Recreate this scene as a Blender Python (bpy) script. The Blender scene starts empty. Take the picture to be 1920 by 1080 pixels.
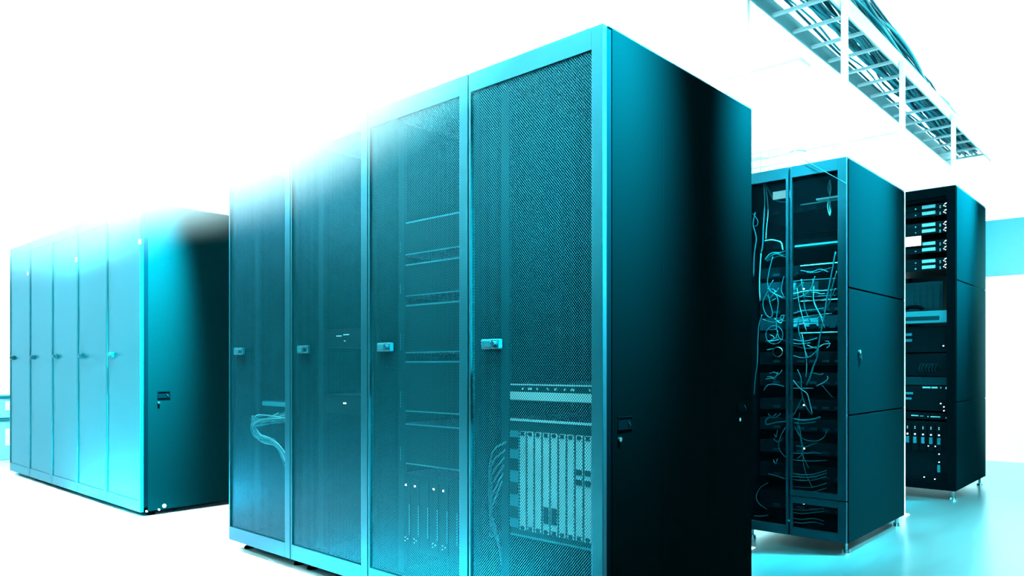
import bpy, bmesh, math, random
from mathutils import Vector, Matrix
random.seed(7)
C = bpy.context.scene.collection
PI = math.pi

# ------------------------------------------------------------------ camera numbers
CAM_Z = 0.985; FL = 1404.0; HOR = 688.0
SA, CA = 0.739, 0.674            # heading: world forward = (SA, CA)

def at_x(px, py, x):
    """Point of the room seen at photo pixel (px,py) on the upright plane x = const."""
    r = (px-960)/FL
    dx, dy = r*CA+SA, -r*SA+CA
    t = x/dx
    return Vector((x, dy*t, CAM_Z+(HOR-py)*t/FL))

# ------------------------------------------------------------------ materials
def nodes(name):
    m = bpy.data.materials.new(name); m.use_nodes = True
    return m, m.node_tree.nodes, m.node_tree.links, m.node_tree.nodes['Principled BSDF']

def mat(name, col, rough=0.5, metal=0.0, spec=0.5, coat=0.0, coat_r=0.2, noise=0.06, nscale=3.0,
        bump=0.0, emit=None, es=0.0, alpha=1.0):
    m, n, l, b = nodes(name)
    b.inputs['Roughness'].default_value = rough
    b.inputs['Metallic'].default_value = metal
    if max(col) < .3 and metal < 1: b.inputs['Specular Tint'].default_value = (.03, .6, .85, 1)
    b.inputs['Specular IOR Level'].default_value = spec
    b.inputs['Coat Weight'].default_value = coat
    b.inputs['Coat Roughness'].default_value = coat_r
    tc = n.new('ShaderNodeTexCoord')
    nz = n.new('ShaderNodeTexNoise'); nz.inputs['Scale'].default_value = nscale; nz.inputs['Detail'].default_value = 4
    l.new(tc.outputs['Object'], nz.inputs['Vector'])
    mx = n.new('ShaderNodeMix'); mx.data_type = 'RGBA'
    mx.inputs[6].default_value = (*[c*(1-noise) for c in col], 1)
    mx.inputs[7].default_value = (*[min(1, c*(1+noise)) for c in col], 1)
    l.new(nz.outputs['Fac'], mx.inputs[0]); l.new(mx.outputs[2], b.inputs['Base Color'])
    if bump:
        bp = n.new('ShaderNodeBump'); bp.inputs['Strength'].default_value = bump; bp.inputs['Distance'].default_value = .002
        nf = n.new('ShaderNodeTexNoise'); nf.inputs['Scale'].default_value = 350
        l.new(tc.outputs['Object'], nf.inputs['Vector'])
        l.new(nf.outputs['Fac'], bp.inputs['Height']); l.new(bp.outputs[0], b.inputs['Normal'])
    if emit:
        b.inputs['Emission Color'].default_value = (*emit, 1); b.inputs['Emission Strength'].default_value = es
    return m

def mesh_mat(name, col, pu, pv, rad, rough=0.4, spec=0.5, coat=0.0, metal=0.0):
    """Perforated sheet: staggered round holes in the local YZ plane."""
    m, n, l, b = nodes(name)
    b.inputs['Base Color'].default_value = (*col, 1); b.inputs['Roughness'].default_value = rough
    b.inputs['Specular IOR Level'].default_value = spec; b.inputs['Coat Weight'].default_value = coat
    b.inputs['Metallic'].default_value = metal; b.inputs['Specular Tint'].default_value = (.03, .6, .85, 1)
    tc = n.new('ShaderNodeTexCoord')
    sc = n.new('ShaderNodeVectorMath'); sc.operation = 'MULTIPLY'; sc.inputs[1].default_value = (0, 1, 1)
    l.new(tc.outputs['Object'], sc.inputs[0])
    outs = []
    for off in ((0, 0, 0), (0, pu/2, pv/2)):
        a = n.new('ShaderNodeVectorMath'); a.operation = 'ADD'; a.inputs[1].default_value = off
        l.new(sc.outputs[0], a.inputs[0])
        w = n.new('ShaderNodeVectorMath'); w.operation = 'WRAP'
        w.inputs[1].default_value = (1, pu/2, pv/2); w.inputs[2].default_value = (-1, -pu/2, -pv/2)
        l.new(a.outputs[0], w.inputs[0])
        ln = n.new('ShaderNodeVectorMath'); ln.operation = 'LENGTH'; l.new(w.outputs[0], ln.inputs[0])
        outs.append(ln.outputs['Value'])
    mn = n.new('ShaderNodeMath'); mn.operation = 'MINIMUM'; l.new(outs[0], mn.inputs[0]); l.new(outs[1], mn.inputs[1])
    gt = n.new('ShaderNodeMath'); gt.operation = 'GREATER_THAN'; gt.inputs[1].default_value = rad
    l.new(mn.outputs[0], gt.inputs[0])
    l.new(gt.outputs[0], b.inputs['Alpha'])
    return m

def emis(name, col, s):
    m = bpy.data.materials.new(name); m.use_nodes = True
    n = m.node_tree.nodes; n.clear()
    o = n.new('ShaderNodeOutputMaterial'); e = n.new('ShaderNodeEmission')
    e.inputs[0].default_value = (*col, 1); e.inputs[1].default_value = s
    m.node_tree.links.new(e.outputs[0], o.inputs[0]); return m

M = {}
TINT = (.03, .70, .95)
M['door']   = mat('teal_powder_coat', (.0005, .035, .046), .33, metal=.75, coat=.06, coat_r=.35, noise=.04, nscale=1.5)
M['mesh']   = mesh_mat('perforated_steel', (.0004, .033, .044), .0098, .0112, .0030, .34, .5, .0, metal=.7)
M['mesh_open'] = mesh_mat('open_perforated_steel', (.0002, .006, .009), .0070, .0080, .0029, .4, .02)
M['door_far'] = mat('teal_fine_mesh_coat', (.0007, .046, .056), .40, metal=.5, coat=.02, coat_r=.2, noise=.04)
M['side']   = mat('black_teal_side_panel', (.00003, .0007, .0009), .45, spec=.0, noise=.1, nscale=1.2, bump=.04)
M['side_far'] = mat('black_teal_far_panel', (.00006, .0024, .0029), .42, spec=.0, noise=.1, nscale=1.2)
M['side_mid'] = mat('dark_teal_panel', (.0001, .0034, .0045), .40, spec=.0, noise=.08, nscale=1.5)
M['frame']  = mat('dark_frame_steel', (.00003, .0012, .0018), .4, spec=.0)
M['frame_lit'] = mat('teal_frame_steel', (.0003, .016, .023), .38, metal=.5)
M['inner']  = mat('cabinet_inside', (.0001, .0015, .0022), .6, spec=.0)
M['rail']   = mat('mounting_rail', (.0003, .010, .014), .4, spec=.02)
M['handle'] = mat('handle_plastic', (.0006, .024, .031), .35, spec=.1)
M['handle_dark'] = mat('handle_knob', (.0005, .01, .014), .3, spec=.3)
M['chrome'] = mat('chrome', (.10, .30, .34), .25, metal=1.0)
M['white']  = mat('white_enamel', (.86, .90, .90), .4)
M['paleblue'] = mat('pale_teal_enamel', (.18, .38, .41), .4)
M['offwhite'] = mat('off_white_enamel', (.62, .70, .71), .4)
M['added_panel'] = mat('added_dark_panel', (.0004, .012, .016), .5, spec=.1)
M['equip']  = mat('dark_equipment', (.0001, .0022, .0032), .45, spec=.02)
M['equip_mid'] = mat('teal_equipment', (.0004, .011, .016), .4, spec=.03)
M['equip_lit'] = mat('light_equipment_face', (.004, .085, .11), .45, spec=.1)
M['equip_white'] = mat('white_equipment_face', (.06, .26, .29), .45, spec=.2)
M['cable']  = mat('teal_cable', (.002, .062, .08), .4, spec=.05)
M['cable_light'] = mat('pale_cable', (.02, .16, .185), .4, spec=.2)
M['cable_dark'] = mat('dark_cable', (.0005, .01, .014), .45, spec=.1)
M['tray_cable'] = mat('tray_cable', (.014, .27, .32), .5, spec=.1)
M['rubber'] = mat('black_rubber', (.0001, .001, .0014), .6, spec=.0)
M['led']    = emis('white_led', (.75, 1, 1), 6)
M['led_dim'] = emis('dim_led', (.2, .9, 1), 1.6)
M['screen'] = emis('lit_display', (.85, 1, 1), 3.0)
M['tube']   = emis('lamp_diffuser', (.42, .95, 1), 150)
M['added_glow_up'] = emis('added_uplight_glow', (.5, .96, 1), 330)
M['wallw']  = mat('white_wall_paint', (.92, .925, .925), .6, noise=.01)
M['band']   = mat('cyan_wall_band', (.003, .085, .105), .45, noise=.05, spec=.1)

# ------------------------------------------------------------------ mesh builder
class MB:
    def __init__(s): s.bm = bmesh.new()
    def box(s, x0, x1, y0, y1, z0, z1, bev=0.0):
        vs = [s.bm.verts.new((x, y, z)) for x in (x0, x1) for y in (y0, y1) for z in (z0, z1)]
        f = [(0,1,3,2),(4,6,7,5),(0,4,5,1),(2,3,7,6),(0,2,6,4),(1,5,7,3)]
        fs = [s.bm.faces.new([vs[i] for i in q]) for q in f]
        if bev:
            es = {e for fc in fs for e in fc.edges}
            bmesh.ops.bevel(s.bm, geom=list(es), offset=bev, segments=2, affect='EDGES', profile=.6)
        return s
    def quad(s, pts):
        s.bm.faces.new([s.bm.verts.new(p) for p in pts]); return s
    def cyl(s, p0, p1, r, n=12, r2=None):
        r2 = r if r2 is None else r2
        p0, p1 = Vector(p0), Vector(p1); d = (p1-p0).normalized()
        u = d.orthogonal().normalized(); w = d.cross(u)
        A = [s.bm.verts.new(p0+(u*math.cos(2*PI*i/n)+w*math.sin(2*PI*i/n))*r) for i in range(n)]
        B = [s.bm.verts.new(p1+(u*math.cos(2*PI*i/n)+w*math.sin(2*PI*i/n))*r2) for i in range(n)]
        for i in range(n): s.bm.faces.new((A[i], A[(i+1) % n], B[(i+1) % n], B[i]))
        s.bm.faces.new(A[::-1]); s.bm.faces.new(B); return s
    def tube(s, pts, r, n=6, sub=5):
        P = [Vector(p) for p in pts]
        if len(P) > 2:
            Q = [2*P[0]-P[1]]+P+[2*P[-1]-P[-2]]; out = []
            for i in range(1, len(Q)-2):
                a, b, c, d = Q[i-1:i+3]
                for k in range(sub):
                    t = k/sub
                    out.append(.5*((2*b)+(c-a)*t+(2*a-5*b+4*c-d)*t*t+(3*b-a-3*c+d)*t**3))
            out.append(P[-1]); P = out
        rings = []; u = None
        for i, p in enumerate(P):
            d = (P[min(i+1, len(P)-1)]-P[max(i-1, 0)]).normalized()
            u = d.orthogonal().normalized() if u is None else (u-d*u.dot(d)).normalized()
            w = d.cross(u)
            rings.append([s.bm.verts.new(p+(u*math.cos(2*PI*k/n)+w*math.sin(2*PI*k/n))*r) for k in range(n)])
        for a, b in zip(rings, rings[1:]):
            for k in range(n): s.bm.faces.new((a[k], a[(k+1) % n], b[(k+1) % n], b[k]))
        s.bm.faces.new(rings[0][::-1]); s.bm.faces.new(rings[-1]); return s
    def build(s, name, m, parent=None, smooth=False, loc=(0, 0, 0)):
        bmesh.ops.recalc_face_normals(s.bm, faces=s.bm.faces[:])
        me = bpy.data.meshes.new(name); s.bm.to_mesh(me); s.bm.free()
        me.materials.append(m)
        if smooth:
            for p in me.polygons: p.use_smooth = True
        o = bpy.data.objects.new(name, me); C.objects.link(o); o.location = loc
        if parent: o.parent = parent
        return o

def tag(o, label=None, cat=None, group=None, kind=None):
    if label: o['label'] = label
    if cat: o['category'] = cat
    if group: o['group'] = group
    if kind: o['kind'] = kind
    return o
def thing(name, loc, label, cat, group=None):
    o = bpy.data.objects.new(name, None); o.empty_display_size = .1; C.objects.link(o)
    o.location = loc; return tag(o, label, cat, group)
def copy_tree(o, parent=None):
    c = o.copy(); C.objects.link(c)
    if parent: c.parent = parent
    for ch in list(o.children): copy_tree(ch, c)
    return c
def mbox(*a, **k): return MB().box(*a, **k)

# ------------------------------------------------------------------ room
RX0, RX1, RY0, RY1, RH = -1.9, 9.2, -4.0, 12.5, 3.9
def floor_mat():
    m, n, l, b = nodes('raised_floor_tiles')
    tc = n.new('ShaderNodeTexCoord')
    br = n.new('ShaderNodeTexBrick'); br.offset = 0
    br.inputs['Scale'].default_value = 1; br.inputs['Brick Width'].default_value = .6; br.inputs['Row Height'].default_value = .6
    br.inputs['Mortar Size'].default_value = .0022
    l.new(tc.outputs['Object'], br.inputs['Vector'])
    sp = n.new('ShaderNodeSeparateXYZ'); l.new(tc.outputs['Object'], sp.inputs[0])
    # white tiles; teal past the first row is shade put into the colour
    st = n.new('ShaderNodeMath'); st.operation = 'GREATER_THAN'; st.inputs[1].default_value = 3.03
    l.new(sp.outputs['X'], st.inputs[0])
    st2 = n.new('ShaderNodeMath'); st2.operation = 'LESS_THAN'; st2.inputs[1].default_value = 2.1  # dark floor added out of view to cut bounce onto the near doors
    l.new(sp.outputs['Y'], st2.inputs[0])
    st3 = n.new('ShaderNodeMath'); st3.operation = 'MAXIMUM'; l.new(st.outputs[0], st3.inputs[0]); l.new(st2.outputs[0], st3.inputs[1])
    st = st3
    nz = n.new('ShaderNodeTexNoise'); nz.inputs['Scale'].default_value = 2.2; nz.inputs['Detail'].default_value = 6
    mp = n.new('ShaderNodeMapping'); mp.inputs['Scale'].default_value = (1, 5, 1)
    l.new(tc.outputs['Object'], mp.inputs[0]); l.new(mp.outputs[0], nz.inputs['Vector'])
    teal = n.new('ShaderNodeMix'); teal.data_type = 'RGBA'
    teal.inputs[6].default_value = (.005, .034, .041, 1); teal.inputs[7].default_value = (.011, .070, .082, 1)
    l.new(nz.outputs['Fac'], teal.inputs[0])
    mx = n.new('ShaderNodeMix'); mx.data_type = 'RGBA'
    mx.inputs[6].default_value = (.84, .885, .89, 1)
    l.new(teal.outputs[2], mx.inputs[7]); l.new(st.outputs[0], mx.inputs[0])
    jt = n.new('ShaderNodeMix'); jt.data_type = 'RGBA'; jt.blend_type = 'MULTIPLY'
    jt.inputs[7].default_value = (.55, .8, .85, 1)
    l.new(mx.outputs[2], jt.inputs[6]); l.new(br.outputs['Fac'], jt.inputs[0])
    l.new(jt.outputs[2], b.inputs['Base Color'])
    b.inputs['Roughness'].default_value = .25; b.inputs['Specular IOR Level'].default_value = .6; b.inputs['Coat Weight'].default_value = 1.0; b.inputs['Coat Roughness'].default_value = .28
    return m
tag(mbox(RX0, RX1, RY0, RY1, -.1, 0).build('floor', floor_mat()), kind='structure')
tag(mbox(RX0, RX1, RY0, RY1, RH, RH+.1).build('ceiling', M['wallw']), kind='structure')
tag(mbox(RX0-.1, RX0, RY0, RY1, 0, RH).build('wall_left', M['wallw']), kind='structure')
tag(mbox(RX1, RX1+.1, RY0, RY1, 0, RH).build('wall_right', M['wallw']), kind='structure')
tag(mbox(RX0, RX1, RY0-.1, RY0, 0, RH).build('wall_front', M['wallw']), kind='structure')
tag(mbox(RX0, RX1, RY1, RY1+.1, 0, RH).build('wall_back', M['wallw']), kind='structure')
tag(mbox(RX1-.02, RX1-.001, -1.0, RY1, 1.94, 2.52, bev=.004).build('trim_1', M['band']), kind='structure')

tag(mbox(RX0+.001, RX0+.03, RY0, RY1, 0, 2.05, bev=.004).build('added_panel_left', M['added_panel']), kind='structure')  # dark panel added out of view to darken the door reflections
tag(mbox(RX0+.03, RX1-.03, RY0+.001, RY0+.03, 0, 2.05, bev=.004).build('added_panel_front', M['added_panel']), kind='structure')  # another added dark panel behind the camera, lowers light on the side panels

# ------------------------------------------------------------------ lamps
def ceiling_light(x, y, label, first=[None]):
    if first[0] is None:
        t = thing('ceiling_light', (x, y, RH), label, 'light', 'ceiling lights')
        mbox(-.10, .10, -.62, .62, -.62, -.59, bev=.004).build('housing', M['white'], t)
        mbox(-.085, .085, -.60, .60, -.634, -.622).build('lower_diffuser', M['tube'], t)
        mbox(-.06, .06, -.60, .60, -.588, -.580).build('added_uplight', M['added_glow_up'], t)  # glowing top added to the fitting to brighten the ceiling
        for y in (-.5, .5): MB().cyl((0, y, -.59), (0, y, -.001), .006, 8).build('hanger_rod', M['white'], t)
        first[0] = t
    else:
        t = copy_tree(first[0]); t.location = (x, y, RH); t['label'] = label
    return t
for x in (-1.1, .7, 3.55, 5.7, 8.1):
    for y in (-2.4, .2, 2.8, 5.4, 8.0, 10.6):
        ceiling_light(x, y, 'white linear ceiling light glowing above the server room')

def lamp(kind, name, loc, target, energy, col, **k):
    d = bpy.data.lights.new(name, kind); d.energy = energy; d.color = col
    for a, v in k.items(): setattr(d, a, v)
    o = bpy.data.objects.new(name, d); C.objects.link(o); o.location = loc
    o.rotation_euler = (Vector(target)-Vector(loc)).to_track_quat('-Z', 'Y').to_euler()
    return o

# ------------------------------------------------------------------ closed cabinets
W, DEP, H0, H1 = .618, 1.066, .05, 2.085

def door_frame(mb, w, z0, z1, wide, thin, top, x0=-.018, x1=.004):
    g = .003
    mb.box(x0, x1, g, wide, z0, z1, bev=.002)
    mb.box(x0, x1, w-thin, w-g, z0, z1, bev=.002)
    mb.box(x0, x1, wide, w-thin, z1-top, z1, bev=.001)
    mb.box(x0, x1, wide, w-thin, z0, z0+top, bev=.001)
    return mb

def make_cabinet(loc, label, group, side, fine=False, depth=DEP, h0=H0, h1=H1, w=W, name='server_cabinet'):
    t = thing(name, loc, label, 'server cabinet', group)
    fr = MB()
    for y in (.004, w-.034):
        for x in (.006, depth-.05): fr.box(x, x+.04, y, y+.03, h0, h1-.004)
    fr.box(.006, depth-.01, .004, w-.004, h0, h0+.03)
    fr.box(.006, .046, .034, w-.034, h1-.04, h1-.004)
    fr.build('frame', M['frame'], t)
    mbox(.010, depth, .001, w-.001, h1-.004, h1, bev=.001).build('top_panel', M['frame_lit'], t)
    mbox(depth-.008, depth, .004, w-.004, h0+.03, h1-.005).build('back_panel', M['inner'], t)
    for s, y in ((0, 0), (1, w-.004)):
        mb = MB()
        if s == 0:      # one sheet with a folded front edge and upright seams
            mb.box(.030, depth-.004, y, y+.0035, h0+.004, h1-.006, bev=.001)
        else:
            mb.box(.014, depth-.004, y+.0005, y+.004, h0+.004, h1-.006)
        mb.build('side_panel', side, t)
    d = door_frame(MB(), w, h0+.002, h1-.002, .048, .014, .072).build('door', M['door_far'] if fine else M['door'], t)
    if fine:
        mbox(-.012, -.006, .046, w-.012, h0+.07, h1-.07).build('mesh_panel', M['door_far'], d)
    else:
        MB().quad([(-.010, .047, h0+.073), (-.010, w-.013, h0+.073), (-.010, w-.013, h1-.073), (-.010, .047, h1-.073)]).build('mesh_panel', M['mesh'], d)
    hz = 1.068; yh = w-.085-(.05 if not fine else .03)
    hb = MB()
    yc = w-.125 if not fine else w-.10
    hw, hh = (.046, .018) if not fine else (.035, .018)
    hb.box(-.030, -.012, yc-hw, yc+hw, hz-hh, hz+hh, bev=.004)
    hb.box(-.034, -.028, yc-.006+.0, yc+hw-.008, hz-hh+.006, hz+hh-.006, bev=.0015)
    ho = hb.build('door_handle', M['handle'], d)
    k = MB().cyl((-.030, yc-hw+.020, hz), (-.046, yc-hw+.020, hz), .012, 14, .010).cyl((-.030, yc-hw+.020, hz), (-.033, yc-hw+.020, hz), .0145, 14)
    k.build('lock_knob', M['handle_dark'], d, smooth=False)
    for x in (.07, depth-.07):
        for y in (.06, w-.06):
            MB().cyl((x, y, h0), (x, y, .012), .010, 10).cyl((x, y, .012), (x, y, 0), .024, 14, .028).build('foot', M['rubber'], t)
    return t

# --- near row
names = ['nearest tall mesh-door cabinet with blade chassis behind its door and black side panel',
         'second mesh-door server cabinet from the near corner, stacked dark servers behind the mesh',
         'third mesh-door server cabinet from the near corner, almost empty behind its dark mesh',
         'far left mesh-door cabinet of the near row, cable bundle showing behind its mesh']
near = []
Y0 = 1.394
for i in range(4):
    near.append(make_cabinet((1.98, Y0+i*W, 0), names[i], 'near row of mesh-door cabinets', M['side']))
for t in near:
    for y in (.07, W-.07):
        mb = mbox(.11, .125, y-.02, y+.02, H0+.04, H1-.05)
        mb.build('mounting_rail', M['rail'], t)

# side latches on the near cabinet
def side_latch(t, x, z, w=.085, key=False):
    mb = MB()
    mb.box(x, x+w, -.004, .001, z-.022, z-.018).box(x, x+w, -.004, .001, z+.018, z+.022)
    mb.box(x, x+.004, -.004, .001, z-.018, z+.018).box(x+w-.004, x+w, -.004, .001, z-.018, z+.018)
    mb.box(x+.004, x+w-.004, -.0015, .001, z-.018, z+.018)
    o = mb.build('side_latch', M['frame'], t)
    MB().cyl((x+w*.7, -.002, z+.006), (x+w*.82, -.006, z-.010), .0016, 6).build('latch_lever', M['chrome'], o)
    MB().cyl((x+.008, -.001, z-.052), (x+.008, -.008, z-.052), .008, 12).build('side_lock', M['chrome'], t)
side_latch(near[0], .06, .80)
side_latch(near[0], .93, .82)
mb = MB()
for x in (.34, .68): mb.box(x, x+.0025, -.0012, .0005, H0+.01, 1.86)
mb.build('panel_seam', M['rubber'], near[0])

# --- far left row
lab = ['nearest closed server cabinet of the far left row, its wide blank side panel facing right',
       'second closed server cabinet from the right in the far left row',
       'middle closed server cabinet of the five in the far left row',
       'fourth closed server cabinet from the right in the far left row',
       'leftmost closed server cabinet of the far left row beside the low boxes']
left = []
for i in range(5):
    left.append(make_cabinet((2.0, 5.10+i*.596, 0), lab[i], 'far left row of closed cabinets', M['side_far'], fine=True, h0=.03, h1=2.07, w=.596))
side_latch(left[0], .09, .80)
def sticker(i, py, px):
    p = at_x(px, py, 1.98); L = left[i].location
    mbox(-.022, -.0185, p.y-L.y-.016, p.y-L.y+.016, p.z-.016, p.z+.016, bev=.001).build('white_sticker', M['white'], left[i])
sticker(0, 453, 262); sticker(2, 487, 143); sticker(4, 513, 52)
for x in (.02, .10, .135):
    MB().cyl((x, .001, .035+(.02 if x > .1 else 0)), (x, -.006, .035+(.02 if x > .1 else 0)), .012 if x > .12 else .006, 12).build('bolt', M['white'], left[0])

# --- row across the aisle (its end shows only as a mirror image in the doors)
opp = []
for i in range(2):
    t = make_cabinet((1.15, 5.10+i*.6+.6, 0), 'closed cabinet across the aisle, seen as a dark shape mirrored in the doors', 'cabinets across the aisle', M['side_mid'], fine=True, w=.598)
    t.rotation_euler.z = PI; opp.append(t)

# ------------------------------------------------------------------ equipment in the near row
def dots(mb, pts, s=.003, x0=-.003, x1=.001):
    for y, z in pts: mb.box(x0, x1, y-s, y+s, z-s, z+s)
    return mb
def server(name, x, y0, y1, z0, z1, label, cat, group=None, m='equip', depth=.6):
    t = thing(name, (x, y0, z0), label, cat, group)
    mbox(.002, depth, 0, y1-y0, 0, z1-z0, bev=.001).build('chassis', M[m], t)
    return t
# cabinet A: switch + blade chassis
ya, yb = Y0+.062, Y0+.562
t = server('network_switch', 2.10, ya, yb, .858, .922, 'flat switch with a pale perforated front strip above the blade chassis', 'network switch')
w_ = yb-ya
mbox(-.004, .002, .004, w_-.004, .003, .033, bev=.001).build('front_strip', M['equip_white'], t)
mbox(-.002, .002, .004, w_-.004, .058, .063).build('top_edge', M['equip_white'], t)
mb = MB()
for y in (.06, .075, .09, .16, .165, .17, .20, .24, .245, .28, .33, .36, .37, .40): mb.box(-.003, .001, y, y+.006, .042, .050)
mb.build('port_row', M['equip_white'], t)
t = server('blade_chassis', 2.10, ya, yb, .345, .790, 'tall blade server chassis with pale upright blades behind the nearest mesh door', 'blade server')
mbox(-.004, .002, 0, w_, .437, .445).build('top_edge', M['equip_white'], t)
mbox(-.002, .002, .004, w_-.004, .405, .434).build('vent_strip', M['equip'], t)
nb = 11; bw = (w_-.085)/nb
for k in range(nb):
    y = .004+k*bw
    b = mbox(-.006, .002, y+.004, y+bw-.004, .030, .400, bev=.002).build('blade', M['equip_white'], t)
    mb = MB()
    mb.box(-.009, -.005, y+bw/2-.008, y+bw/2+.008, .384, .398)
    mb.box(-.009, -.005, y+bw/2-.008, y+bw/2+.008, .032, .046)
    if k in (1, 2, 3):
        for z in (.235, .27): mb.box(-.009, -.005, y+bw/2-.012, y+bw/2+.012, z-.010, z+.010, bev=.002)
    if k in (6, 7): mb.box(-.009, -.005, y+bw/2-.012, y+bw/2+.010, .07, .13)
    mb.build('ejector', M['equip'], b)
fp = mbox(-.005, .002, w_-.080, w_-.003, .035, .400, bev=.002).build('fan_panel', M['equip_lit'], t)
mb = MB()
for z in (.07, .16, .25, .33): mb.box(-.008, -.004, w_-.076, w_-.02, z, z+.045, bev=.003)
mb.build('fan_cutout', M['equip'], fp)
mbox(-.003, .002, .004, w_-.004, .004, .010).build('bottom_edge', M['equip_lit'], t)
# its cables hanging at the left side
for k in range(6):
    a = .012*k
    pts = [(2.09, yb-.02+.004*k, .70-.03*k), (2.075, yb+.035, .66-.04*k), (2.07, yb+.055-.004*k, .55-.02*k), (2.075, yb+.050, .44-.02*k), (2.085, yb+.02+.003*k, .33), (2.11, yb+.01, .16+.02*k)]
    tag(MB().tube(pts, .0035).build('network_cable', M['cable_light'], smooth=True),
        'pale network cable looping down the left side of the blade chassis', 'cable', 'cables beside the blade chassis')
# cabinet B
Yb = Y0+W; ya, yb = Yb+.062, Yb+.562; w_ = yb-ya
for n_, (z0, z1) in enumerate([(.562, .740), (.790, 1.010), (1.045, 1.255), (1.29, 1.432), (1.47, 1.615)]):
    lb = ['lowest', 'second lowest', 'middle', 'second highest', 'highest'][n_]
    t = server('storage_server', 2.10, ya, yb, z0, z1, lb+' of the five dark storage servers behind the second mesh door', 'server', 'stacked storage servers')
    h = z1-z0
    mbox(-.003, .002, 0, w_, h-.006, h-.001).box(-.003, .002, 0, w_, 0.001, .005).build('bright_edge', M['equip_lit'], t)
    mbox(-.010, .001, w_-.014, w_-.004, .012, h*.42, bev=.002).box(-.010, .001, w_-.030, w_-.024, .012, h*.42, bev=.002).build('grab_handle', M['equip_lit'], t)
    mbox(-.006, .001, w_-.008, w_-.004, h*.5, h-.006).build('ear', M['equip_mid'], t)
t = server('blade_chassis', 2.10, ya, yb, .19, .52, 'dark blade server chassis with glowing dots low behind the second mesh door', 'blade server')
for k in range(8):
    y = .01+k*(w_-.02)/8
    b = mbox(-.004, .002, y+.003, y+(w_-.02)/8-.003, .02, .31, bev=.002).build('blade', M['equip'], t)
    mbox(-.007, -.003, y+.006, y+.009, .07, .20).build('pull_bar', M['equip_lit'], b)
    if k not in (2, 5):
        dots(MB(), [(y+.03, .283)], .0035, -.008, -.003).build('status_light', M['led'], b)
        dots(MB(), [(y+.035, .055), (y+.02, .05), (y+.035, .040)], .0018, -.008, -.003).build('port_light', M['led_dim'], b)
# cabinet C
Yc = Y0+2*W; ya, yb = Yc+.062, Yc+.562
t = server('rack_server', 2.12, ya, yb, 1.08, 1.17, 'dark server with small lights at handle height behind the third mesh door', 'server')
dots(MB(), [(.30+.012*k, .06) for k in range(4)]+[(.36+.012*k, .055) for k in range(4)]+[(.33, .03)], .0022, -.004, .002).build('status_light', M['led_dim'], t)
t = server('rack_server', 2.12, ya, yb, .76, .85, 'dark server with two small white lights lower behind the third mesh door', 'server')
dots(MB(), [(.325, .05), (.335, .05)], .003, -.004, .002).build('status_light', M['led'], t)
# cabinet D
Yd = Y0+3*W; ya, yb = Yd+.062, Yd+.562
t = server('patch_panel', 2.11, ya, yb-.04, .755, .80, 'patch panel with pale top strip above the cable bundle in the far left mesh cabinet', 'patch panel', depth=.3)
mbox(-.004, .002, 0, yb-.04-ya, .02, .043).build('label_strip', M['equip_lit'], t)
for k in range(14):
    q = random.uniform
    y1 = yb-.03+q(-.02, .02)
    pts = [(2.09, ya+q(.0, .3), .72+q(-.02, .03)), (2.06, yb-.10+q(-.03, .03), .70+q(-.03, .03)), (2.055, y1, .69+q(-.05, .03)), (2.06, y1-.03, .62+q(-.02, .02)),
           (2.05, yb-.16+q(-.03, .02), .60+q(-.02, .02)), (2.055, yb-.28+q(-.02, .02), .585+q(-.02, .02)), (2.06, yb-.36+q(-.05, .02), .48+q(-.04, .04)), (2.09, ya+.03+q(0, .04), .37+q(-.05, .05))]
    tag(MB().tube(pts, .0036).build('network_cable', M['cable_light'] if k % 3 == 0 else M['cable'], smooth=True),
        'network cable in the looped bundle under the patch panel behind the far left mesh door', 'cable', 'cable bundle under the patch panel')

# ------------------------------------------------------------------ second rack (split doors, full of cables)
X2, YR2 = 4.072, 1.339
D2 = 1.02
rack = thing('server_rack', (X2, YR2, 0), 'open-looking rack with split mesh doors full of looping cables, behind the near cabinet', 'server rack')
fr = MB()
for y in (.004, .57):
    for x in (.01, D2-.05): fr.box(x, x+.04, y, y+.028, .06, H1-.01)
fr.box(.01, D2-.01, .004, .60, .06, .085).box(.01, D2-.01, .004, .60, H1-.03, H1-.01)
fr.build('frame', M['frame'], rack)
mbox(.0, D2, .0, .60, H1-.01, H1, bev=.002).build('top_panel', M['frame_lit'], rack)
mbox(D2-.01, D2, .0, .60, .06, H1-.01).build('back_panel', M['inner'], rack)
mbox(.05, D2-.01, .592, .60, .06, H1-.01).build('side_panel', M['inner'], rack)
zs = [.06, .731, 1.400, H1-.011]
for a, b in zip(zs, zs[1:]):
    mbox(.004, D2-.004, -.004, .003, a+.004, b-.004, bev=.0015).build('side_panel', M['side_mid'], rack)
# right door (upper), right door (lower), left door
def leaf(y0, y1, z0, z1, wide, thin, top, bot, name='door'):
    mb = MB(); x0, x1 = -.020, 0
    mb.box(x0, x1, y0+.002, y0+wide, z0, z1, bev=.002).box(x0, x1, y1-thin, y1-.002, z0, z1, bev=.002)
    mb.box(x0, x1, y0+wide, y1-thin, z1-top, z1, bev=.001).box(x0, x1, y0+wide, y1-thin, z0, z0+bot, bev=.001)
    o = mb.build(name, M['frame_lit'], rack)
    MB().quad([(-.010, y0+wide, z0+bot), (-.010, y1-thin, z0+bot), (-.010, y1-thin, z1-top), (-.010, y0+wide, z1-top)]).build('mesh_panel', M['mesh_open'], o)
    return o
leaf(0, .300, .285, H1-.004, .046, .012, .062, .03)
leaf(0, .300, .065, .279, .046, .012, .035, .045, 'lower_door')
leaf(.306, .60, .065, H1-.004, .016, .012, .062, .05)
for x, y in ((.06, .03), (D2-.06, .03), (.06, .55)):
    MB().cyl((x, y, .07), (x, y, .018), .008, 10).cyl((x, y, .018), (x, y, 0), .018, 12, .022).build('foot', M['chrome'], rack)
kx = .155
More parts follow.
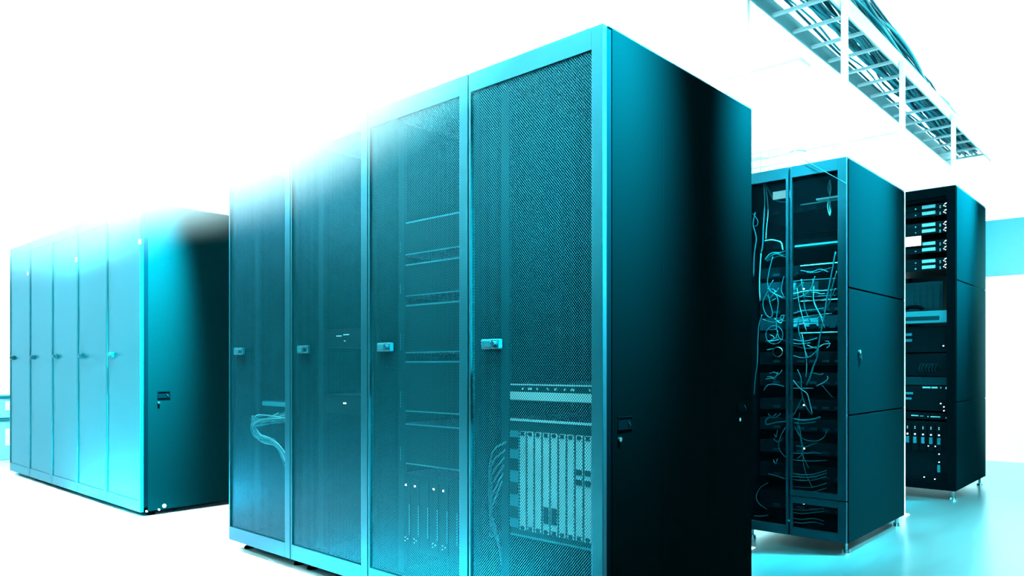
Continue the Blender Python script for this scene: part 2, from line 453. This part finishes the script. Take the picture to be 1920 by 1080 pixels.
MB().cyl((kx, -.003, 1.065), (kx, -.014, 1.065), .012, 12).build('side_lock', M['chrome'], rack)
MB().cyl((kx+.004, -.014, 1.06), (kx+.012, -.016, 1.018), .003, 8).cyl((kx+.02, -.010, 1.04), (kx+.026, -.012, 1.03), .006, 8).build('hanging_key', M['chrome'], rack)
MB().cyl((.0, .302, .145), (-.024, .302, .145), .007, 10).build('door_bolt', M['chrome'], rack)
# round black door knob
p = at_x(1462, 660, X2-.02)
MB().cyl((-.010, p.y-YR2, p.z), (-.045, p.y-YR2, p.z), .030, 20, .026).build('door_knob', M['rubber'], rack)
MB().tube([(-.047, p.y-YR2+.026*math.cos(a*PI/10), p.z+.026*math.sin(a*PI/10)) for a in range(0, 21)], .0018).build('knob_ring', M['chrome'], rack)

# units inside
units = [(1.86, 1.905, 'equip'), (1.66, 1.705, 'equip'), (1.50, 1.56, 'equip'), (1.375, 1.475, 'equip_mid'), (1.285, 1.36, 'equip'), (1.20, 1.27, 'equip_mid'),
         (1.13, 1.18, 'equip'), (1.00, 1.07, 'equip'), (.88, .95, 'equip'), (.74, .80, 'equip'), (.62, .69, 'equip'), (.49, .56, 'equip'), (.35, .43, 'equip'), (.17, .26, 'equip')]
ordn = ['topmost', 'second from top', 'third from top', 'fourth from top', 'fifth from top', 'sixth from top', 'seventh from top', 'seventh from bottom', 'sixth from bottom', 'fifth from bottom', 'fourth from bottom', 'third from bottom', 'second from bottom', 'bottom']
for n_, (z0, z1, m_) in enumerate(units):
    t = server('rack_server', X2+.16, YR2+.05, YR2+.55, z0, z1, ordn[n_]+' unit among the cables in the split-door rack', 'server', 'units in the split-door rack', m=m_, depth=.7)
    h = z1-z0
    if n_ in (3, 5): mbox(-.003, .002, .16, .30, .012, h-.012, bev=.001).build('face_plate', M['equip_lit'], t)
    if n_ in (0, 2, 4, 6): mbox(-.004, .002, .01, .26, h-.006, h).build('bright_edge', M['equip_white'], t)
    mb = MB()
    for k in range(6): mb.box(-.003, .002, .03+.07*k, .07+.07*k, .010, .024)
    mb.build('port_row', M['equip_mid'], t)
    if n_ not in (0, 1, 7): dots(MB(), [(.03, h*.6)]+([(.24, h*.5)] if n_ % 2 else []), .0035, -.006, .001).build('status_light', M['led'], t)
for (px0, px1, py0, py1, m_, lb) in [(1530, 1571, 374, 368, 'equip_white', 'bright white shelf edge near the top of the split-door rack'),
                                     (1490, 1571, 462, 453, 'equip_lit', 'pale shelf edge below the mesh top in the split-door rack'),
                                     (1449, 1480, 368, 362, 'paleblue', 'pale blank plate high behind the left split door')]:
    a = at_x(px0, py0, X2+.05); b = at_x(px1, py1, X2+.05)
    hh = .022 if m_ == 'paleblue' else .005
    tag(mbox(0, .06 if hh < .01 else .01, b.y, a.y, -hh, hh).build('rack_shelf', M[m_], loc=(X2+.05, 0, (a.z+b.z)/2)), lb, 'shelf')

# cables: path on an upright plane a little behind the door, radius, material
def cb(pts, dep, r, m, lb=None):
    P = [at_x(px, py, X2+dep) for px, py in pts]; r *= .72
    return tag(MB().tube(P, r).build('network_cable', M[m], smooth=True),
        lb or 'thin network cable looping between units in the split-door rack', 'cable', 'cables in the split-door rack')
cb([(1567,472),(1560,510),(1552,550),(1546,590),(1542,610),(1536,640),(1532,670),(1524,690),(1516,715)], .03, .0055, 'cable', 'thick teal cable bundle slanting down beside the right frame of the split-door rack')
cb([(1565,480),(1557,530),(1549,575),(1543,605),(1536,640),(1530,668)], .035, .005, 'cable')
cb([(1569,508),(1560,540),(1556,565),(1548,580)], .04, .004, 'cable')
cb([(1567,540),(1558,560),(1550,582)], .05, .003, 'cable')
cb([(1512,511),(1530,511),(1545,506),(1558,502)], .06, .0025, 'cable')
cb([(1449,481),(1443,505),(1439,530),(1444,545),(1456,555),(1459,570),(1456,595),(1456,615),(1460,632),(1465,638)], .035, .004, 'cable', 'long pale cable winding down behind the left split door')
cb([(1450,525),(1440,545),(1431,565),(1432,580),(1438,592),(1446,595),(1448,585),(1443,565),(1440,545)], .045, .004, 'cable')
cb([(1438,540),(1450,550),(1465,556),(1474,558)], .06, .004, 'cable')
cb([(1440,545),(1455,552),(1470,560),(1490,560),(1510,552),(1521,540),(1525,530),(1528,518)], .055, .004, 'cable')
cb([(1434,487),(1442,478),(1450,474),(1462,474),(1475,470)], .05, .005, 'cable')
cb([(1436,488),(1446,480),(1456,476),(1468,478),(1478,476)], .06, .005, 'cable')
cb([(1438,490),(1450,484),(1462,480),(1475,482)], .07, .005, 'cable')
cb([(1434,452),(1446,450),(1458,452),(1465,456),(1468,470)], .04, .006, 'cable_light', 'pale cable arching above the tangle behind the left split door')
cb([(1432,345),(1434,370),(1433,400),(1431,430),(1430,460),(1427,475)], .04, .005, 'cable')
cb([(1436,350),(1439,375),(1440,400),(1437,430),(1436,450)], .05, .0035, 'cable_light')
cb([(1434,342),(1442,358),(1450,372),(1462,378),(1475,379)], .06, .006, 'cable')
cb([(1416,398),(1412,420),(1416,436),(1418,450),(1414,480),(1413,520)], .03, .005, 'cable')
cb([(1411,400),(1420,412),(1420,422),(1412,425)], .04, .003, 'cable')
cb([(1427,475),(1425,505),(1424,535),(1425,565)], .035, .0045, 'cable_light')
cb([(1429,590),(1423,610),(1421,640),(1420,680),(1416,710),(1414,740)], .03, .004, 'cable')
for i, xx in enumerate((1554, 1557, 1559)):
    cb([(1556,337),(xx-1,348),(xx-1,358),(1556,368),(xx-2,382),(xx-1,396),(1556,405)], .05+.01*i, .003, 'cable_light', 'pale cable hanging in the top right corner of the split-door rack')
cb([(1487,552),(1500,548),(1520,545),(1545,545),(1570,542)], .07, .0045, 'cable_light')
cb([(1488,562),(1505,555),(1530,552),(1568,552)], .08, .004, 'cable')
cb([(1487,588),(1505,583),(1525,581),(1545,578)], .07, .0045, 'cable')
cb([(1488,598),(1510,594),(1535,590),(1560,588)], .08, .004, 'cable_light')
cb([(1478,592),(1466,592),(1464,598),(1470,602),(1490,600),(1512,598)], .06, .004, 'cable')
cb([(1487,606),(1510,604),(1540,605)], .09, .004, 'cable')
cb([(1487,528),(1500,526),(1512,525),(1530,524),(1568,522)], .09, .003, 'cable')
cb([(1487,546),(1500,535),(1508,529)], .05, .003, 'cable')
cb([(1470,518),(1467,530),(1465,545),(1470,556)], .05, .0035, 'cable')
# coil ring
c = [(1452+16*math.cos(a*PI/8), 628+17*math.sin(a*PI/8)) for a in range(17)]
cb(c, .06, .003, 'cable', 'round cable coil above the black knob in the split-door rack')
cb([(1487,637),(1505,640),(1520,638),(1532,634)], .06, .005, 'cable')
cb([(1487,647),(1505,652),(1520,653),(1531,650)], .07, .004, 'cable')
cb([(1440,642),(1455,634),(1470,638),(1495,645),(1520,643)], .08, .004, 'cable')
cb([(1487,667),(1505,671),(1520,668),(1531,658),(1535,650)], .05, .004, 'cable')
cb([(1547,640),(1553,640),(1555,648),(1550,652)], .05, .003, 'cable_light')
cb([(1495,693),(1502,710),(1503,735),(1510,760),(1522,778)], .05, .004, 'cable', 'pale cable crossing another in an X low behind the right split door')
cb([(1487,713),(1500,728),(1513,738),(1518,755),(1523,775)], .04, .0035, 'cable_light')
cb([(1525,690),(1518,708),(1512,722)], .06, .004, 'cable')
cb([(1505,745),(1495,765),(1487,780)], .06, .0035, 'cable')
cb([(1487,728),(1505,728),(1525,728)], .06, .004, 'cable')
cb([(1530,724),(1545,717),(1552,710),(1551,705)], .05, .0035, 'cable_light')
cb([(1541,722),(1552,735),(1561,745)], .06, .0035, 'cable')
cb([(1487,785),(1505,788),(1525,786),(1538,782)], .06, .007, 'cable')
cb([(1487,792),(1505,794),(1530,791)], .07, .0035, 'cable')
cb([(1444,782),(1436,788),(1438,796),(1455,792),(1478,790)], .06, .005, 'cable')
cb([(1432,732),(1440,722),(1455,721),(1470,725)], .06, .004, 'cable')
cb([(1490,800),(1500,818),(1515,826),(1535,826),(1547,817),(1550,805)], .06, .003, 'cable')
cb([(1472,802),(1463,820),(1460,838),(1466,850),(1474,858)], .05, .003, 'cable')
cb([(1500,820),(1504,838),(1503,852),(1495,860)], .05, .003, 'cable')
cb([(1487,850),(1505,850),(1525,849),(1540,850)], .07, .004, 'cable')
cb([(1487,862),(1510,864),(1530,864),(1550,863)], .07, .0035, 'cable')
for i, yy in enumerate((888, 893, 899, 912, 921)):
    cb([(1487,yy),(1505,yy+2),(1525,yy+1),(1540,yy-3),(1550,yy-6)], .06+.01*i, .0035, 'cable')
cb([(1440,905),(1425,915),(1418,932),(1424,945),(1438,955)], .05, .0035, 'cable')
cb([(1414,967),(1428,968),(1440,966)], .05, .004, 'cable')
cb([(1440,888),(1455,892),(1472,898)], .05, .0035, 'cable')
for i, yy in enumerate((955, 961, 972, 979)):
    cb([(1488,yy),(1505,yy+2),(1525,yy),(1545,yy-2 if i < 2 else yy+5)], .06+.01*i, .0035, 'cable')
for k in range(34):
    q = random.uniform
    side = k % 2
    x0, x1 = (1430, 1478) if side else (1488, 1568)
    yy = q(500, 900) if k % 3 else q(540, 660)
    a_, b_ = q(x0, (x0+x1)/2), q((x0+x1)/2, x1)
    if k % 4 == 0: P_ = [(a_, yy-30), (a_+q(-6, 6), yy), (a_+q(0, 12), yy+25), (min(x1, a_+q(4, 24)), yy+50)]
    else: P_ = [(a_, yy), (a_*.6+b_*.4, yy+q(-3, 8)), (a_*.3+b_*.7, yy+q(-3, 8)), (b_, yy+q(-9, 3))]
    cb(P_, q(.05, .11), q(.0025, .004), 'cable' if k % 3 else 'cable_light')
# thin rod crossing the top front corner
a = at_x(1500, 296, X2-.03); b = at_x(1588, 345, X2-.03)
tag(MB().tube([a, b], .0022).build('wire', M['cable_dark']), 'thin dark wire slanting across the top of the split-door rack', 'wire')
# things on top of it
t = thing('wire_basket', (X2+.06, YR2+.30, H1), 'low wire basket standing on top of the split-door rack', 'basket')
mb = MB(); L_ = .30
for y in [i*L_/6 for i in range(7)]: mb.cyl((0, y, 0), (0, y, .13), .003, 6)
mb.build('upright_wires', M['paleblue'], t)
mb = MB()
for z in (.004, .045, .09, .13): mb.cyl((0, 0, z), (0, L_, z-.0), .0025, 6)
mb.build('long_wires', M['paleblue'], t)
mbox(.0, .2, 0, L_, 0, .004).build('basket_floor', M['white'], t)
for (px, lb) in ((1424, 'white cable spool beside the wire basket on the rack top'), (1495, 'white cable spool alone on the rack top right of the basket')):
    p = at_x(px, 320, X2+.14)
    t = thing('cable_spool', (p.x, p.y, H1), lb, 'spool', 'spools on the rack top')
    MB().cyl((0, 0, .004), (0, 0, .116), .040, 20).build('winding', M['white'], t, smooth=False)
    MB().cyl((0, 0, 0), (0, 0, .006), .05, 20).build('flange', M['white'], t)
    MB().cyl((0, 0, .114), (0, 0, .12), .05, 20).build('flange', M['white'], t)

# ------------------------------------------------------------------ third rack
X3, YR3, D3, H3 = 6.264, 1.296, 1.03, 2.325
r3 = thing('server_rack', (X3, YR3, 0), 'farthest right rack, tallest, open front with a white lit display and small servers', 'server rack')
fr = MB()
for y in (.004, .57):
    for x in (.0, D3-.05): fr.box(x, x+.05, y, y+.03, .07, H3-.01)
fr.box(.0, D3-.01, .004, .60, .07, .135).box(.0, D3-.01, .004, .60, H3-.10, H3-.01)
fr.build('frame', M['frame'], r3)
mbox(-.012, .0, .0, .060, .07, H3-.006, bev=.002).box(-.012, .0, .06, .60, H3-.075, H3-.006, bev=.001).box(-.012, .0, .06, .60, .07, .125, bev=.001).build('front_frame', M['frame'], r3)
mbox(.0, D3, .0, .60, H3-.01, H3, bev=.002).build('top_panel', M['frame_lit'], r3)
mbox(D3-.01, D3, .0, .60, .07, H3-.01).build('back_panel', M['inner'], r3)
zs = [.07, .725, 1.625, H3-.011]
for a, b in zip(zs, zs[1:]):
    mbox(.004, D3-.004, -.004, .003, a+.004, b-.004, bev=.0015).build('side_panel', M['side_mid'], r3)
for x, y in ((.05, .03), (D3-.06, .03), (.05, .55)):
    MB().cyl((x, y, .08), (x, y, .015), .010, 10).cyl((x, y, .015), (x, y, 0), .02, 12, .024).build('foot', M['chrome'], r3)
XE = X3+.06
def rg(px): return at_x(px, 500, XE).y
def rz(py, px=1740): return at_x(px, py, XE).z
yR, yL = YR3+.062, YR3+.56
rows = [388, 400, 422, 433, 457, 468, 490, 501]
for n_, py in enumerate(rows):
    z = rz(py)
    t = server('rack_server', XE, yR, yL, z-.023, z+.021, ['topmost', 'second', 'third', 'fourth', 'fifth', 'sixth', 'seventh', 'lowest'][n_]+' of the eight thin servers with pale plates in the farthest rack', 'server', 'thin servers in the farthest rack', depth=.5)
    a, b = rg(1754)-yR, rg(1729)-yR
    mbox(-.006, .002, a, b, .012, .036, bev=.001).build('pale_plate', M['equip_white'], t)
    dots(MB(), [(rg(1717)-yR, .018), (rg(1763)-yR, .018), (rg(1763)-yR, .006)], .004, -.006, .001).build('screw', M['equip_white'], t)
    dots(MB(), [(rg(1772)-yR, .030), (rg(1770)-yR, .018), (rg(1773)-yR, .010), (rg(1774)-yR, .034)], .0022, -.006, .001).build('status_light', M['led'], t)
p0 = at_x(1697, 464, XE-.03); p1 = at_x(1728, 441, XE-.03)
t = thing('status_display', (XE-.03, p1.y, p0.z), 'small bright white lit display in the upper front of the farthest rack', 'display')
mbox(0, .028, 0, p0.y-p1.y+.06, 0, p1.z-p0.z, bev=.002).build('casing', M['equip_mid'], t)
mbox(-.003, .001, .004, p0.y-p1.y+.055, .004, p1.z-p0.z-.004).build('screen', M['screen'], t)
# fold-out console
zt, zb_, zk = rz(527), rz(583), rz(606)
t = thing('rack_console', (XE, yR, zk), 'pull-out console with dull screen and pale keyboard tray in the farthest rack', 'console')
cw = yL-yR
mbox(.06, .08, rg(1764)-yR, cw-.03, zb_-zk, zt-zk, bev=.003).build('screen', M['equip_mid'], t)
mb = MB().box(.054, .061, rg(1764)-yR+.012, rg(1764)-yR+.016, .02, zt-zk-.02)
for i in range(5): mb.box(.054, .061, rg(1764)-yR+.02+.045*i, rg(1764)-yR+.05+.045*i, zb_-zk+.02, zt-zk-.02)
for j in range(4): mb.box(.056, .062, rg(1764)-yR+.014, rg(1764)-yR+.23, zb_-zk+.03+.05*j, zb_-zk+.05+.05*j)
mb.build('window_grid', M['rail'], t)
kt = mbox(-.05, .055, 0, cw, 0, zb_-zk-.004, bev=.003).build('keyboard_tray', M['equip_lit'], t)
mbox(-.053, -.049, .05, cw*.62, .02, .05, bev=.001).build('tray_slot', M['equip_mid'], kt)
p = at_x(1716, 584, XE-.03)
mb = MB().tube([(0, -.05, 0), (0, -.02, .018), (0, .03, .022), (0, .07, .012), (0, .09, 0)], .014, 8)
tag(mb.build('computer_mouse', M['rubber'], smooth=True, loc=(XE-.02, p.y, zb_+.012)), 'dark rounded mouse lying on the keyboard tray of the farthest rack', 'mouse')
def unit3(py0, py1, lb, m='equip', name='rack_server', cat='server'):
    z1, z0 = rz(py0), rz(py1)
    return server(name, XE, yR, yL, z0, z1, lb, cat, m=m, depth=.6), z0, z1
def plates(t, z0, L, m='equip_lit', nm='label_plate'):
    mb = MB()
    for (pa, pb, ya_, yb_) in L: mb.box(-.005, .002, rg(pb)-yR, rg(pa)-yR, rz(yb_)-z0, rz(ya_)-z0)
    return mb.build(nm, M[m], t)
def leds(t, z0, L, s=.0032):
    return dots(MB(), [(rg(a)-yR, rz(b)-z0) for a, b in L], s, -.007, .001).build('status_light', M['led'], t)
t, z0, z1 = unit3(612, 660, 'black unit with two pale labels just under the keyboard tray of the farthest rack')
plates(t, z0, [(1697, 1710, 624, 629), (1697, 1710, 635, 640)]); leds(t, z0, [(1769, 649)])
t, z0, z1 = unit3(664, 704, 'black unit with a dim cable tangle in the middle of the farthest rack')
mb = MB()
for k in range(6):
    y = rg(1764-6*k)-yR
    mb.tube([(-.004, y, .06), (-.02, y+.02, .09), (-.02, y+.035, .05), (-.004, y+.03, .03)], .004, 5)
mb.build('cable_tangle', M['rail'], t)
t, z0, z1 = unit3(707, 722, 'narrow blank grey unit in the middle of the farthest rack', m='rail')
t, z0, z1 = unit3(724, 770, 'black unit with pale strip and two labels below the blank unit in the farthest rack')
plates(t, z0, [(1730, 1745, 725, 728), (1747, 1758, 725, 728), (1763, 1765, 725, 728), (1773, 1776, 725, 729)], 'equip_white', 'port_row')
plates(t, z0, [(1698, 1712, 736, 740), (1697, 1709, 746, 750)]); leds(t, z0, [(1764, 756), (1770, 762), (1770, 769)])
t, z0, z1 = unit3(774, 786, 'thin unit with a row of pale ports above the sleds in the farthest rack')
plates(t, z0, [(1709, 1722, 779, 781), (1725, 1732, 780, 781), (1739, 1741, 780, 782), (1745, 1763, 780, 782), (1773, 1776, 781, 783)], 'equip_white', 'port_row')
t, z0, z1 = unit3(790, 905, 'large sled chassis with five pale handles at the bottom of the farthest rack', name='blade_chassis', cat='blade server')
for k, px in enumerate((1702, 1716, 1731, 1746, 1761)):
    b = mbox(-.006, .002, rg(px+6)-yR, rg(px-6)-yR, rz(845)-z0, rz(796)-z0, bev=.002).build('sled', M['equip'], t)
    mbox(-.014, -.005, rg(px+3)-yR, rg(px-3)-yR, rz(832)-z0, rz(820)-z0, bev=.002).build('sled_handle', M['equip_lit'], b)
    dots(MB(), [(rg(px)-yR, rz(y_)-z0) for y_ in (801, 804)], .003, -.009, -.005).build('port_light', M['led_dim'], b)
    dots(MB(), [(rg(px)-yR, rz(815)-z0)], .0045, -.009, -.005).build('status_light', M['led'], b)
b = mbox(-.014, -.001, rg(1764)-yR, rg(1758)-yR, rz(884)-z0, rz(870)-z0, bev=.002).build('lower_handle', M['equip_lit'], t)
leds(t, z0, [(1754, 836), (1697, 834), (1741, 836), (1761, 850), (1761, 865), (1733, 895), (1753, 897), (1695, 892)], .003)
mbox(-.004, .002, rg(1765)-yR, rg(1720)-yR, .004, .008).build('bottom_edge', M['equip_lit'], t)

# ------------------------------------------------------------------ cable trays overhead
TZ = 3.0
tr = thing('cable_tray', (2.6, 1.47, TZ), 'long ladder-style cable tray running overhead above the rack ends on the right', 'cable tray')
Lx = 5.9; TW = .31
mbox(0, Lx, -.012, .0, -.02, .085, bev=.002).build('side_rail', M['offwhite'], tr)
mbox(0, Lx, TW, TW+.012, -.02, .085, bev=.002).build('side_rail', M['paleblue'], tr)
mbt = MB()
x = .1
for k in range(20):
    o = mbox(.1+k*.29, .1+k*.29+.03, 0, TW, -.015, .0, bev=.002).build('rung', M['offwhite'], tr)
for i, (x, y, z) in enumerate(((4.32, 1.44, H1), (5.43, 1.44, 0), (6.86, 1.44, H3), (3.86, 1.80, 0))):
    lb = ['white post carrying the cable tray, standing on the split-door rack', 'white post carrying the cable tray between the two right racks', 'white post carrying the cable tray, standing on the farthest rack', 'white post just behind the near cabinet carrying the cable tray'][i]
    t = thing('tray_post', (x, y, z), lb, 'post', 'posts under the cable tray')
    zt = TZ+.02-z
    mbox(-.018, .018, -.016, .013, .006, zt, bev=.003).build('upright', M['white'], t)
    mbox(-.04, .04, -.035, .035, 0, .006).build('base_plate', M['white'], t)
random.seed(3)
for k in range(60):
    y0 = 1.49+random.uniform(0, .22); z0 = TZ+.02+random.uniform(0, .40)
    pts = []
    for j in range(13):
        xx = 2.65+j*.47
        f = 1 if j < 5 else max(.3, 1-.12*(j-4))
        pts.append((xx, y0+random.uniform(-.03, .03), TZ+.012+(z0-TZ)*f+random.uniform(-.02, .03)*f))
    tag(MB().tube(pts, random.uniform(.006, .011), 6, 3).build('power_cable', M[random.choice(['tray_cable', 'cable', 'tray_cable', 'band'])], smooth=True),
        'teal cable lying in the thick bundle on the overhead tray', 'cable', 'cables on the overhead tray')

# conduits dropping diagonally to the near row
lab5 = ['far left', 'second from left', 'middle', 'second from right', 'nearest']
for i, (pa, pb) in enumerate((((640, 100), (702, 210)), ((775, 90), (816, 170)), ((905, -20), (966, 112)), ((975, -25), (1022, 88)), ((1080, 0), (1101, 58)))):
    xx = 2.15
    a = at_x(*pa, xx+.25); b = at_x(*pb, xx); b.z = max(b.z, H1)
    d = (a-b); a = b+d*1.6
    tag(MB().tube([b, a], .011, 8).build('conduit', M['offwhite']), lab5[i]+' of the pale slanting conduits rising from the near cabinets', 'conduit', 'conduits above the near row')

# white post between the two left rows
p = Vector((2.39, 4.62, 0))
t = thing('support_post', p, 'slim white floor-to-ceiling post between the two cabinet rows on the left', 'post')
mbox(-.022, .022, -.022, .022, .01, RH-.001, bev=.003).build('upright', M['white'], t)
mbox(-.07, .07, -.07, .07, 0, .012, bev=.003).build('base_plate', M['white'], t)

# low boxes past the left row
for i, (z0, z1, lb) in enumerate(((.0, .44, 'lower of two pale storage boxes stacked past the far left row'), (.442, .68, 'upper of two pale storage boxes stacked past the far left row'))):
    t = thing('storage_box', (2.1, 9.3, z0), lb, 'storage box', 'stacked storage boxes')
    h = z1-z0
    mbox(0, .5, 0, .45, 0, h-.02, bev=.01).build('body', M['paleblue'], t)
    mbox(-.01, .51, -.01, .46, h-.03, h, bev=.006).build('lid', M['equip_lit'], t)
    mbox(.14, .24, -.006, .0, h*.35, h*.75).build('paper_label', M['white'], t)

# ------------------------------------------------------------------ perforated floor tiles
def grille(x, y, lb, slot, bars, along, w=.596):
    t = thing('floor_grille', (x, y, 0), lb, 'floor grille')
    mbox(0, w, 0, w, .0005, .002).build('plate', slot, t)
    n_ = 13
    mb = MB()
    for k in range(n_):
        p = .02+k*(w-.04)/n_
        if along == 'x': mb.box(.01, w-.01, p, p+(w-.04)/n_*.55, .002, .005)
        else: mb.box(p, p+(w-.04)/n_*.55, .01, w-.01, .002, .005)
    mb.build('slats', bars, t)
    return t
M['tile_teal'] = mat('teal_tile_slat', (.004, .08, .10), .3)
M['slot_pale'] = mat('pale_slot', (.45, .72, .76), .5)
grille(5.22, 1.66-.04, 'dark slotted floor grille at the foot of the split-door rack', M['rubber'], M['tile_teal'], 'x')
grille(1.36, 3.2, 'pale slotted floor tile in front of the near row', M['slot_pale'], M['white'], 'x')
grille(1.36, 2.55, 'pale slotted floor tile nearest the camera', M['slot_pale'], M['white'], 'x')
grille(1.35, 5.6, 'pale slotted floor tile in front of the far left row', M['slot_pale'], M['white'], 'y')
grille(1.35, 6.3, 'farther pale slotted floor tile in front of the far left row', M['slot_pale'], M['white'], 'y')

# ------------------------------------------------------------------ added spots without fittings, placed to shape the light
CY = (.25, .85, 1.0)
#LIGHTS-BEGIN
CYA = (.04, .88, 1.0)
def spot(name, loc, target, e, deg, col=CYA, r=.08):
    return lamp('SPOT', name, loc, target, e, col, spot_size=math.radians(deg), spot_blend=1.0, shadow_soft_size=r)
spot('added_spot', (2.05, .80, 3.05), (2.04, 1.39, 2.0), 90000, 31, r=.2)  # added spot for the cyan patch on the near side panel
spot('added_spot', (3.0, .95, 2.8), (3.0, 1.39, 2.03), 42000, 26, r=.15)
spot('added_spot', (4.6, .6, 3.5), (4.4, 1.33, 2.05), 26000, 40)
spot('added_spot', (6.9, .5, 3.5), (6.5, 1.29, 2.3), 34000, 40)
spot('added_spot', (2.02, 4.5, 3.3), (1.90, 5.10, 1.6), 150000, 29)
spot('added_spot', (3.45, 1.3, 3.4), (4.07, 1.55, 2.12), 7000, 26, (.16, .92, 1.0))
for y, e in ((2.3, .6), (3.3, 1.2), (4.5, 1.1), (6.2, .45)):
    spot('added_aisle_spot', (1.15, y, 3.75), (1.25, y, 0), 9500*e, 75, (.62, .97, 1), .12)  # added to light the haze and the upper doors
spot('added_spot', (5.2, -1.2, 3.8), (5.0, -.3, 0), 24000, 62, (.8, 1, 1), .2)  # added spot, whitens the floor at right
spot('added_spot', (5.7, .4, 3.8), (5.9, .9, 0), 3000, 50, (.2, .95, 1), .2)
spot('added_door_wash', (1.15, 1.85, 3.3), (1.98, 1.95, 2.05), 4500, 50, (.8, 1, 1), .15)  # added spot brightening the door tops
spot('added_door_wash', (1.15, 2.75, 3.3), (1.98, 2.75, 2.05), 6500, 50, (.8, 1, 1), .15)
#LIGHTS-END

# ------------------------------------------------------------------ haze, added to whiten the upper doors and the far rack end
def added_haze(name, c, r, dens, rot, label):
    """Soft cloud: density falls off smoothly from the middle to the rim."""
    bm = bmesh.new(); bmesh.ops.create_icosphere(bm, subdivisions=4, radius=1)
    me = bpy.data.meshes.new(name); bm.to_mesh(me); bm.free()
    m = bpy.data.materials.new(name); m.use_nodes = True; n = m.node_tree.nodes; n.clear(); l = m.node_tree.links
    o = n.new('ShaderNodeOutputMaterial'); v = n.new('ShaderNodeVolumeScatter')
    v.inputs['Color'].default_value = (.60, .96, 1, 1)
    tc = n.new('ShaderNodeTexCoord')
    d = n.new('ShaderNodeVectorMath'); d.operation = 'DOT_PRODUCT'
    l.new(tc.outputs['Object'], d.inputs[0]); l.new(tc.outputs['Object'], d.inputs[1])
    q = n.new('ShaderNodeMath'); q.operation = 'SUBTRACT'; q.use_clamp = True; q.inputs[0].default_value = 1; l.new(d.outputs['Value'], q.inputs[1])
    p = n.new('ShaderNodeMath'); p.operation = 'POWER'; p.inputs[1].default_value = 1.6; l.new(q.outputs[0], p.inputs[0])
    k = n.new('ShaderNodeMath'); k.operation = 'MULTIPLY'; k.inputs[1].default_value = dens; l.new(p.outputs[0], k.inputs[0])
    l.new(k.outputs[0], v.inputs['Density'])
    l.new(v.outputs[0], o.inputs['Volume']); me.materials.append(m)
    ob = bpy.data.objects.new(name, me); C.objects.link(ob)
    ob.location = c; ob.scale = r; ob.rotation_euler = rot
    return tag(ob, label, 'added_haze', kind='stuff')
added_haze('added_haze', (1.25, 4.5, 2.75), (.95, 3.9, 1.35), .30, (0, 0, 0), 'added white haze whitening the view high over the front aisle')
added_haze('added_haze', (1.30, 2.7, 2.5), (.72, 1.9, 1.05), 1.5, (0, 0, 0), 'added dense white haze whitening the upper doors of the near row')
added_haze('added_haze', (7.6, 1.0, 1.2), (1.0, .9, 1.6), .35, (0, 0, 0), 'added faint white haze whitening the right end of the farthest rack')
bpy.context.scene.cycles.volume_bounces = 2


# ------------------------------------------------------------------ world, camera, view
w = bpy.data.worlds.new('World'); bpy.context.scene.world = w; w.use_nodes = True
w.node_tree.nodes['Background'].inputs[0].default_value = (.6, .9, 1, 1)
w.node_tree.nodes['Background'].inputs[1].default_value = .3
cd = bpy.data.cameras.new('camera'); cam = bpy.data.objects.new('camera', cd); C.objects.link(cam)
cam.location = (0, 0, CAM_Z); cam.rotation_euler = (PI/2, 0, -math.atan2(SA, CA))
cd.sensor_width = 36; cd.lens = 36*FL/1920; cd.shift_y = (HOR-540)/1920; cd.clip_start = .02
bpy.context.scene.camera = cam
vs = bpy.context.scene.view_settings
vs.view_transform = 'Standard'; vs.look = 'None'; vs.gamma = 1; vs.use_curve_mapping = False
vs.exposure = 0.0
